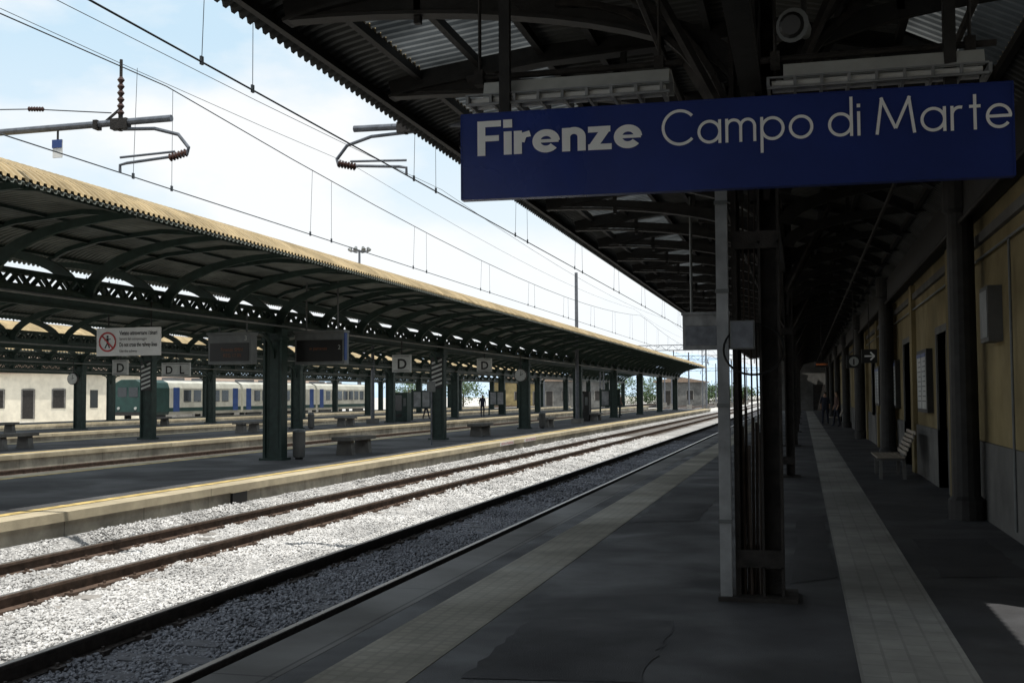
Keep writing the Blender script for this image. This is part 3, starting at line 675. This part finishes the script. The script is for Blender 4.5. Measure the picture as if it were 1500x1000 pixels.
mb=MB(); mb.box(2.092,2.098,14.04,14.56,2.25,2.8); mb.obj('cover','mgrey',t)
for yy,cc in((21.3,'white2'),(28.2,'white2'),(34.3,'mgrey')):
    t=top('poster_case',(2.24,yy,1.3),'wall mounted poster case with pale timetable sheets','notice board','wall poster cases')
    mb=MB(); mb.box(2.15,2.258,yy,yy+1.7,1.25,2.4); mb.obj('case','dark',t)
    for q in(.08,.9):
        mb=MB(); mb.box(2.14,2.147,yy+q,yy+q+.72,1.32,2.33); s=mb.obj('poster',cc,t)
        mb=MB()
        for k in range(9): mb.box(2.135,2.139,yy+q+.08,yy+q+.62-.1*(k%3),1.45+k*.09,1.47+k*.09)
        mb.box(2.134,2.139,yy+q,yy+q+.72,2.26,2.33,1)
        mb.obj('print',['black','tblue'],s)
def wbench(x,y):
    t=top('wooden_bench',(x,y,0),'pale slatted wooden bench with sloping back facing the tracks','bench','wooden benches by the wall')
    mb=MB()
    for k in range(6): xx=x-.30+k*.085; mb.box(xx,xx+.07,y-.9,y+.9,.40,.425)
    mb.obj('seat','wood',t)
    mb=MB()
    for k in range(6): z=.49+k*.075; xx=x+.22+.035*k; mb.beam((xx,y-.9,z),(xx,y+.9,z),.022,.064)
    mb.obj('backrest','wood',t)
    for s in(-1,1):
        yy=y+s*.7; mb=MB(); mb.beam((x-.22,yy,0),(x-.22,yy,.39),.06,.06); mb.beam((x+.2,yy,0),(x+.2,yy,.41),.06,.06); mb.beam((x+.19,yy,.38),(x+.42,yy,.90),.05,.04); mb.beam((x-.29,yy,.37),(x+.22,yy,.37),.05,.05); mb.obj('leg','dado',t)
    return t
b=wbench(1.62,23.0)
dup(b,(1.62,60,0))
def isign(x,y,z,kind):
    t=top('pictogram_sign',(x,y,z),'dark hanging sign with white %s'%('arrow' if kind=='a' else 'letter i'),'sign','hanging pictogram signs')
    s=.17
    mb=MB(); mb.box(x-s,x+s,y,y+.06,z-s*.92,z+s*.92); mb.obj('panel','black',t)
    mb=MB()
    if kind=='a':
        mb.beam((x-.11,y-.005,z),(x+.09,y-.005,z),.004,.035); mb.beam((x+.11,y-.009,z),(x+.02,y-.009,z+.09),.004,.035); mb.beam((x+.11,y-.013,z),(x+.02,y-.013,z-.09),.004,.035)
        mb.obj('arrow','letter',t,recalc=False)
    else:
        mb.tube([(x,y-.006,z),(x,y-.002,z)],.11,24); mb.obj('disc','white2',t)
        mb=MB(); addtext(mb,'i',x-.024,y-.012,z-.075,.2,0,.008); mb.obj('lettering','black',t,recalc=False)
    mb=MB(); mb.tube([(x,y+.03,z+s*.9),(x,y+.03,4.6)],.012,6); mb.obj('hanger','dark',t)
isign(1.5,27,2.46,'a'); isign(1.2,28,2.37,'i')
t=top('lit_display',(.85,46,2.8),'small lit orange platform display hanging in the shade','display')
mb=MB(); mb.box(.5,1.0,46,46.3,2.66,2.90); mb.obj('housing','black',t); mb=MB(); addtext(mb,'BINARIO 1',.54,45.99,2.73,.1,width=.42); mb.obj('lettering','orange',t,recalc=False)
mb=MB(); mb.tube([(.75,46.15,2.90),(.75,46.15,5)],.02,6); mb.obj('hanger','dark',t)
# ================================================================= OVERHEAD LINE
ZC,ZM=4.55,6.05
def line(cx,y1,lab,sup,r=1):
    t=top('overhead_line',(cx,0,ZC),lab,'overhead wire','railway overhead lines')
    def ph(y): return ((y-sup)%50)/50
    def zm(y): return ZM-.75*4*ph(y)*(1-ph(y))
    ys=[YB+i*4 for i in range(int((y1-YB)/4))]
    mb=MB(); mb.tube([(cx,y,ZC) for y in ys],.008*r,6); mb.obj('contact_wire','wire',t)
    mb=MB(); mb.tube([(cx,y,zm(y)) for y in ys],.008*r,6); mb.obj('messenger_wire','wire',t)
    y=sup-16.5;k=0
    while y<min(y1,110) and k<40:
        for yy,dx in((y,.02),(y+.95,-.02)):
            mb=MB(); mb.tube([(cx,yy,ZC),(cx+dx,yy+.04,zm(yy))],.0038,5); mb.box(cx-.010,cx+.010,yy-.02,yy+.02,ZC-.025,ZC+.05)
            mb.obj('dropper','wire',t)
        y+=5.6;k+=1
line(-5.07,400,'overhead contact wire with droppers above the shaded track',14.1,1.15)
line(-8.61,400,'overhead contact wire with droppers above the sunlit track',12.9)
for cx in(-17.2,-20.7,-28.9): line(cx,350,'overhead contact wire above the tracks between island platforms',12.9,.8)
for a,b in(((-9.9,YB,7.6),(-9.9,200,7.2)),((-12.6,YB,8.4),(-12.6,200,8.2))):
    mb=MB(); A=Vector(a);B=Vector(b); mb.tube([A.lerp(B,i/40)-Vector((0,0,.5*4*((i/10)%1)*(1-(i/10)%1))) for i in range(41)],.006,6)
    o=mb.obj('feeder_wire','wire'); tag(o,'thin feeder cable strung above the platform canopies','wire','feeder cables')
def insulator(p0,p1,m,par,r=.055):
    mb=MB(); p0=Vector(p0);p1=Vector(p1); n=6; pts=[];R=[]
    for i in range(n*2+1): pts.append(p0.lerp(p1,i/(2*n))); R.append(r if i%2 else r*.4)
    mb.tube(pts,R,10); return mb.obj('insulator',m,par)
def arm(cx,y,side,label):
    t=top('catenary_cantilever',(cx,y,5.2),label,'overhead line support','overhead line cantilevers')
    s=side; zp=5.2
    far=-12.9 if s<0 else -3.4
    mb=MB(); mb.tube([(far,y,zp-.02),(cx-s*.75,y,zp+.02)],.045,10); mb.obj('main_tube','galv',t)
    mb=MB()
    pts=[(cx+s*.1,y,zp-.07),(cx-s*.5,y,zp-.10),(cx-s*.85,y,zp-.2),(cx-s*1.0,y,zp-.38),(cx-s*.98,y,zp-.46),(cx-s*.8,y,zp-.48)]
    mb.tube(pts,.024,8)
    mb.tube([(cx-s*.8,y,zp-.48),(cx-s*.1,y,ZC+.12),(cx,y,ZC+.1),(cx,y,ZC)],.02,8)
    mb.tube([(cx-s*.8,y,zp-.42),(cx-s*.0,y,ZC+.2)],.016,8)
    mb.obj('registration_arm','galv',t)
    insulator((cx-s*.98,y,zp-.44),(cx-s*.72,y,zp-.50),'insul',t); insulator((cx,y,zp+.1),(cx,y,zp+.62),'insul',t,.05)
    mb=MB(); mb.tube([(cx,y,zp-.1),(cx,y,zp+.12)],.03,8); mb.tube([(cx,y,zp+.6),(cx,y,ZM)],.02,6); mb.box(cx-.12,cx+.12,y-.06,y+.06,zp-.08,zp+.06)
    mb.box(cx+s*.35-.03,cx+s*.35+.03,y-.06,y+.06,zp-.06,zp+.06); mb.beam((cx+s*.35,y,zp-.05),(cx,y,zp+.2),.02,.03); mb.obj('clamp','rustdark',t)
    return t
arm(-8.61,12.9,-1,'steel cantilever holding contact wire with brown insulators')
arm(-5.07,14.1,1,'steel cantilever reaching out from the canopy side')
t=top('number_plate',(-9.55,12.9,5.0),'small blue and white plate hanging on the cantilever tube','sign')
mb=MB(); mb.box(-9.62,-9.48,12.88,12.9,4.80,5.04); mb.obj('plate','white',t); mb=MB(); mb.box(-9.625,-9.475,12.87,12.878,4.93,5.04); mb.obj('blue_band','tblue',t); mb=MB(); mb.box(-9.56,-9.54,12.88,12.9,5.04,5.16); mb.obj('strap','dark',t)
mb=MB(); mb.tube([(-12.9,12.9,5.65),(-10,12.95,5.5),(-8.75,12.9,5.35)],.008,6); o=mb.obj('stay_wire','wire'); tag(o,'thin stay wire with insulator beside the cantilever','wire'); insulator((-10.05,12.93,5.5),(-9.8,12.93,5.48),'insul',o,.035)
def mast(x,y,h,lab,arms=False):
    t=top('catenary_mast',(x,y,0),lab,'mast','overhead line masts')
    mb=MB(); mb.tube([(x,y,-.6),(x,y,h)],[.12,.09],12); mb.obj('pole','galv',t)
    mb=MB(); mb.box(x-.3,x+.3,y-.3,y+.3,-.6,.3); mb.obj('footing','concrete',t)
    if arms:
        mb=MB(); mb.tube([(x,y,6.0),(x+2.6,y,5.9)],.03,8); mb.tube([(x,y,6.5),(x+1.0,y,6.0)],.012,6); mb.obj('crossarm','galv',t)
        insulator((x+2.6,y,5.9),(x+2.6,y,5.4),'insul',t)
    return t
mast(-12.9,12.9,8.2,'steel mast rising through the island platform canopy')
mast(-12.4,63,8.6,'tall steel overhead line mast above the canopy roof')
mast(-24.8,63,7.0,'steel overhead line mast on the second island')
for x,y in((-11,135),(-14.5,150),(-11,185),(-19,170),(-23,195),(-26,230),(-11,235),(-15,205),(-3.2,160),(-3.2,210)): mast(x,y,7.2,'steel overhead line mast standing beside the open tracks',True)
def gantry(y,x0,x1,h,lab):
    t=top('overhead_gantry',((x0+x1)/2,y,-.6),lab,'gantry','overhead line gantries')
    for x in(x0,x1):
        mb=MB()
        for q in(-.2,.2):
            mb.beam((x+q,y-.2,-.7),(x+q,y-.2,h),.07,.07); mb.beam((x+q,y+.2,-.7),(x+q,y+.2,h),.07,.07)
        z=-.6
        while z<h-.8: mb.beam((x-.2,y-.2,z),(x+.2,y-.2,z+.7),.03,.03); z+=.7
        mb.obj('leg','galv',t)
    mb=MB()
    for z in(h,h-.6):
        for q in(-.2,.2): mb.beam((x0,y+q,z),(x1,y+q,z),.07,.07)
    x=x0;k=0
    while x<x1-.5: mb.beam((x,y-.2,h-.6 if k%2 else h),(x+.7,y-.2,h if k%2 else h-.6),.04,.04); x+=.7;k+=1
    mb.obj('crossbeam','galv',t)
    x=x0+1.5
    while x<x1-1: insulator((x,y,h-.65),(x,y,h-1.3),'insul',t,.09); x+=3.5
gantry(132,-23,-11,7.4,'lattice steel gantry spanning the tracks beyond the platforms')
gantry(175,-40,-3.2,7.6,'long lattice gantry spanning several tracks')
gantry(260,-45,-2,7.6,'pale lattice gantry across the whole railway')
# ================================================================= far things
def house(x0,x1,y0,y1,h,lab,nf=1,wall='cream',name='station_outbuilding',sp=4):
    t=top(name,((x0+x1)/2,(y0+y1)/2,-.7),lab,'building')
    mb=MB(); mb.box(x0,x1,y0,y1,-.7,h); mb.obj('wall',wall,t)
    mb=MB(); xm=(x0+x1)/2; mb.prism([(x0-.5,h),(x1+.5,h),(x1+.5,h+.2),(xm,h+.2+(x1-x0)*.1),(x0-.5,h+.2)],y0-.5,y1+.5,'y'); mb.obj('roof','terracotta',t)
    for f in range(nf):
        zb=-.2+f*3.2; n=max(1,int((x1-x0)/sp))
        for i in range(n):
            xc=x0+(i+.5)*(x1-x0)/n; a=zb if (f==0 and i%2==0) else zb+1.0; w=.6
            mb=MB(); mb.box(xc-w,xc+w,y0-.04,y0-.01,a-.1,min(zb+2.6,h-.1)); o=mb.obj('door' if a==zb else 'window','rustdark',t)
            mb=MB(); mb.box(xc-w-.15,xc-w,y0-.06,y0-.005,a-.1,zb+2.7); mb.box(xc+w,xc+w+.15,y0-.06,y0-.005,a-.1,zb+2.7); mb.box(xc-w,xc+w,y0-.06,y0-.005,zb+2.6,zb+2.75); mb.obj('frame','concrete',o)
        n=max(1,int((y1-y0)/5)); n=min(n,16)
        for i in range(n):
            yc=y0+(i+.5)*(y1-y0)/n
            mb=MB(); mb.box(x1+.01,x1+.04,yc-.6,yc+.6,zb+.9,zb+2.6); mb.obj('window','glass',t)
    return t
house(-86,-66,92,104,4.0,'low cream plastered railway building with dark doors',sp=3)
house(-80,-68,112,160,3.0,'long dull railway shed behind the train',1,'concrete')
house(-64,-52,230,245,4.5,'low ochre railway workshop beyond the yard',1,'ochre','house')
house(-27,-18.5,215,228,4.0,'low grey signal building between the tracks',1,'dado','signal_building',3)
house(-46,-34,200,212,4.2,'low grey brick railway depot with small windows',1,'dado','signal_building',3)
house(-120,-98,150,170,7,'pale apartment house behind the yard',2,'cream','house')
t=top('passenger_train',(-54.5,83,-.45),'parked regional train with dark green nose and dull cream sides','train')
def carriage(y0,L,nose):
    e=sub('carriage',t,(-54.5,y0,-.45)); x0,x1=-55.9,-53.1
    P=[(x0+.1,.15),(x1-.1,.15),(x1,.4),(x1,2.45),(x1-.18,2.9),(x1-.7,3.15),(x0+.7,3.15),(x0+.18,2.9),(x0,2.45),(x0,.4)]
    y1=y0+L; ys=y0
    if nose:
        mb=MB(); m=(x0+x1)/2; vs=[]; n=len(P)
        for k,(yy,sc) in enumerate(((y0,.97),(y0+.2,1),(y0+4.2,1))):
            for a,b in P: vs.append((m+(a-m)*sc,yy+( .15 if (k==0 and b>1.6) else 0),1.7+(b-1.7)*(sc if k==0 else 1)))
        fs=[(i*n+j,i*n+(j+1)%n,(i+1)*n+(j+1)%n,(i+1)*n+j) for i in range(2) for j in range(n)]+[tuple(range(n))]
        mb.add(vs,fs); mb.obj('cab','tgreen',e); ys=y0+4.2
        for a,b in((x0+.45,m-.1),(m+.1,x1-.45)):
            mb=MB(); mb.box(a,b,y0+.08,y0+.13,1.7,2.5); mb.obj('windscreen','glass',e)
        for xx in(x0+.6,x1-.6):
            mb=MB(); mb.tube([(xx,y0-.05,.75),(xx,y0+.02,.75)],.12,12); mb.obj('headlight','white2',e)
        mb=MB(); mb.box(x0+.1,x1-.1,y0-.1,y0+.1,.15,.45); mb.obj('buffer_beam','dark',e)
    mb=MB(); mb.prism(P,ys+.005,y1,'y'); mb.obj('body','tcream',e)
    mb=MB(); mb.prism([(x1-.3,2.91),(x1-.7,3.17),(x0+.7,3.17),(x0+.3,2.91),(x0+.7,2.9),(x1-.7,2.9)],ys,y1,'y')
    for q in range(2): yy=ys+2+q*5; mb.box(-55.1,-53.9,yy,yy+1.8,3.17,3.4)
    mb.obj('roof','troof',e)
    mb=MB(); mb.box(x1+.003,x1+.012,ys,y1,.42,.75); mb.obj('stripe','tgreen',e)
    for yy in(y0+3 if not nose else y0+2.6,y1-3):
        mb=MB()
        for q in(-1.1,1.1):
            for xx in(x1-.55,x0+.45): mb.tube([(xx,yy+q,.0),(xx+.12,yy+q,.0)],.44,16)
        mb.box(x1-.5,x1-.35,yy-1.6,yy+1.6,-.1,.15)
        mb.obj('bogie','black',e)
    for yy in(ys+.6,y1-1.6):
        mb=MB(); mb.box(x1+.013,x1+.03,yy,yy+1.0,.4,2.5); mb.obj('door','tblue',e)
    yy=ys+2.3; f=None
    while yy<y1-2.9:
        if f is None: mb=MB(); mb.box(x1+.013,x1+.025,yy,yy+1.25,1.3,2.3); f=mb.obj('window','glass',e); yb=yy
        else: q=f.copy(); COL.objects.link(q); q.location=f.location+Vector((0,yy-yb,0))
        yy+=1.7
carriage(83,17,True); carriage(100.5,17,False); carriage(118,16,False)
mb=MB(); vs=[];fs=[]; N=80
for i in range(N+1):
    x=-3200+i*80; h=60+95*(.5+.5*math.sin(i*.27+1.0))*(.6+.4*math.sin(i*.11+2))+18*math.sin(i*.9)+45*math.exp(-((x+560)/350)**2)
    vs+= [(x,2300,-1),(x,2650,max(15,h))]
for i in range(N): fs.append((2*i,2*i+2,2*i+3,2*i+1))
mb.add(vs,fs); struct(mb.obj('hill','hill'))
def tree(x,y,h,r,seed):
    rnd=random.Random(seed)
    t=top('tree',(x,y,-.7),'green leafy tree growing beside the railway line','tree','trees beyond the platforms')
    mb=MB(); mb.tube([(x,y,-.7),(x+.1,y,h*.25),(x-.05,y,h*.55),(x,y,h*.8)],[.22,.17,.1,.03],8)
    for k in range(6):
        a=rnd.uniform(0,6.3); z=h*rnd.uniform(.25,.6); mb.tube([(x,y,z),(x+r*.4*math.cos(a),y+r*.4*math.sin(a),z+h*.14),(x+r*.75*math.cos(a),y+r*.75*math.sin(a),z+h*.22)],[.08,.05,.02],6)
    mb.obj('trunk','bark',t)
    mb=MB()
    cl=[(x+rnd.gauss(0,r*.45),y+rnd.gauss(0,r*.45),h*rnd.uniform(.05,1.0),r*rnd.uniform(.25,.5)) for _ in range(26)]
    for _ in range(2000):
        c=rnd.choice(cl); d=Vector((rnd.gauss(0,1),rnd.gauss(0,1),rnd.gauss(0,.8))).normalized()*c[3]*rnd.uniform(.5,1.05)
        p=Vector(c[:3])+d; u=Vector((rnd.gauss(0,1),rnd.gauss(0,1),rnd.gauss(0,1))).normalized(); w=u.orthogonal().normalized(); s=rnd.uniform(.1,.26)
        mb.add([p-u*s,p+w*s*.6,p+u*s,p-w*s*.6],[(0,1,2,3)])
    mb.obj('crown','leaf',t,recalc=False)
TR=[(-13,260,2.8,2.6),(-17,265,3.2,3),(-21,262,3.6,3.4),(-70,230,5,4.5),(-84,235,5,5),(-98,120,5,4)]
TR+=[(-28-5.2*k,268+4*((k*7)%3),4.6+((k*5)%4)*.4,4.2) for k in range(9)]
for i,(x,y,h,r) in enumerate(TR): tree(x,y,h,r,i)
def flood(x,y,h):
    t=top('floodlight_mast',(x,y,-.7),'tall slender mast with ring of floodlights on top','floodlight','floodlight masts')
    mb=MB(); mb.tube([(x,y,-.7),(x,y,h)],[.3,.14],12); mb.obj('pole','galv',t)
    mb=MB(); P=[(x+1.0*math.cos(a),y+1.0*math.sin(a),h-.2) for a in[2*math.pi*i/20 for i in range(21)]]; mb.tube(P,.06,6); mb.tube([(x-1,y,h-.2),(x+1,y,h-.2)],.05,6); mb.tube([(x,y-1,h-.2),(x,y+1,h-.2)],.05,6); mb.obj('ring','galv',t)
    for k in range(8):
        a=k*math.pi/4; cx,cy=x+1.15*math.cos(a),y+1.15*math.sin(a); mb=MB(); mb.tube([(cx,cy,h+.25),(cx+.25*math.cos(a),cy+.25*math.sin(a),h-.15)],[.15,.33],8); mb.obj('floodlight','mgrey',t)
flood(-57,140,21.2)
def person(x,y,rz,top_m,leg_m,lab,step=.12,z0=0):
    t=top('person',(x,y,z0),lab,'person','people waiting on the platforms')
    J=[(0,0,.95,.15,.11),(0,0,1.15,.14,.10),(0,0,1.35,.17,.11),(0,0,1.47,.07,.06),(0,-.01,1.54,.055,.055),(0,-.015,1.63,.085,.1),(0,-.01,1.72,.07,.085)]
    E=[(0,1),(1,2),(2,3),(3,4),(4,5),(5,6)]
    for s in(-1,1):
        b=len(J); J+=[(s*.18,0,1.40,.055,.055),(s*.23,.02,1.13,.042,.042),(s*.22,-.08,.9,.032,.032),(s*.21,-.11,.82,.03,.04),(s*.095,0,.85,.085,.085),(s*.11,-.02+s*step*.5,.47,.06,.06),(s*.11,s*step,.1,.042,.042),(s*.12,s*step-.14,.04,.04,.035)]
        E+=[(2,b),(b,b+1),(b+1,b+2),(b+2,b+3),(0,b+4),(b+4,b+5),(b+5,b+6),(b+6,b+7)]
    me=bpy.data.meshes.new('b'); me.from_pydata([j[:3] for j in J],E,[]); ob=bpy.data.objects.new('b',me); COL.objects.link(ob)
    ob.modifiers.new('s','SKIN'); 
    for i,j in enumerate(J): me.skin_vertices[0].data[i].radius=(j[3],j[4]); me.skin_vertices[0].data[i].use_root=(i==0)
    sm=ob.modifiers.new('u','SUBSURF'); sm.levels=1; sm.render_levels=1
    dg=bpy.context.evaluated_depsgraph_get(); dg.update(); m2=bpy.data.meshes.new_from_object(ob.evaluated_get(dg)); bpy.data.objects.remove(ob)
    m2.materials.clear()
    for k in('skin',top_m,leg_m,'cloth1','hair'): m2.materials.append(M[k])
    for p in m2.polygons:
        c=p.center; p.use_smooth=True
        p.material_index=0 if c.z>1.47 else (2 if c.z<.95 and abs(c.x)<.17 else 1)
        if c.z<.09: p.material_index=3
        if c.z<1.08 and abs(c.x)>.17 : p.material_index=0
        if c.z>1.66 or (c.z>1.57 and c.y>.01): p.material_index=4
    o=bpy.data.objects.new('body',m2); COL.objects.link(o); o.parent=t; t.rotation_euler=(0,0,rz)
    return t
person(-24.0,84,.4,'cloth1','cloth1','person in dark clothes standing on the island platform')
person(-25.2,74,2.2,'cloth2','cloth1','person in pale shirt walking along the platform',.2)
person(-13.6,86,1.2,'cloth3','cloth1','person in brown top standing beside the canopy column')
person(1.15,62,3.0,'cloth1','cloth1','person in dark clothes walking under the canopy',.2)
person(1.6,57,-1.2,'cloth3','cloth1','person in brown shirt waiting beside the wall')
# ================================================================= SKY / SUN / CAMERA
sd=Vector((.24,-.20,1)).normalized()
W=bpy.data.worlds.new('World'); S.world=W; W.use_nodes=True; n=W.node_tree.nodes; l=W.node_tree.links; bg=n['Background']
sky=n.new('ShaderNodeTexSky'); sky.sky_type='NISHITA'; sky.sun_disc=False; sky.sun_elevation=math.asin(sd.z); sky.sun_rotation=math.atan2(sd.x,sd.y); sky.dust_density=2
tc=n.new('ShaderNodeTexCoord'); mp=n.new('ShaderNodeMapping'); mp.inputs['Scale'].default_value=(1.8,1.8,4.0); mp.inputs['Location'].default_value=(.3,.1,.2)
l.new(tc.outputs['Generated'],mp.inputs[0]); nz=n.new('ShaderNodeTexNoise'); nz.inputs['Scale'].default_value=2.1; nz.inputs['Detail'].default_value=7; nz.inputs['Roughness'].default_value=.52
l.new(mp.outputs[0],nz.inputs['Vector'])
rp=n.new('ShaderNodeMapRange'); rp.inputs[1].default_value=.42; rp.inputs[2].default_value=.58; l.new(nz.outputs['Fac'],rp.inputs[0])
hz=n.new('ShaderNodeMix'); hz.data_type='RGBA'; hz.inputs[0].default_value=.88; hz.inputs[7].default_value=(7.0,9.2,10.8,1); l.new(sky.outputs[0],hz.inputs[6])
cm=n.new('ShaderNodeMix'); cm.data_type='RGBA'; cm.inputs[7].default_value=(10.3,10.4,10.5,1); l.new(rp.outputs[0],cm.inputs[0]); l.new(hz.outputs[2],cm.inputs[6])
sp=n.new('ShaderNodeSeparateXYZ'); l.new(tc.outputs['Generated'],sp.inputs[0]); r3=n.new('ShaderNodeMapRange'); r3.inputs[1].default_value=.05; r3.inputs[2].default_value=.30; r3.inputs[3].default_value=.95; r3.inputs[4].default_value=0; l.new(sp.outputs[2],r3.inputs[0])
hm=n.new('ShaderNodeMix'); hm.data_type='RGBA'; hm.inputs[7].default_value=(10.1,10.5,10.7,1); l.new(r3.outputs[0],hm.inputs[0]); l.new(cm.outputs[2],hm.inputs[6])
l.new(hm.outputs[2],bg.inputs[0]); bg.inputs[1].default_value=.097
su=bpy.data.lights.new('sun','SUN'); su.energy=5; su.angle=math.radians(.53); su.color=(1,.96,.88); so=bpy.data.objects.new('sun',su); COL.objects.link(so); so.rotation_euler=sd.to_track_quat('Z','Y').to_euler()
ca=bpy.data.cameras.new('camera'); co=bpy.data.objects.new('camera',ca); COL.objects.link(co); S.camera=co
f=1650; ca.sensor_width=36; ca.lens=36*f/1500; ca.clip_end=9000; ca.clip_start=.05
pit=math.atan(79.6/f); yaw=math.atan(425/math.hypot(f,79.6))
mtx=Matrix.Rotation(yaw,4,'Z')@Matrix.Rotation(math.pi/2+pit,4,'X')@Matrix.Rotation(-.006,4,'Z')
co.matrix_world=Matrix.Translation((0,0,1.6))@mtx
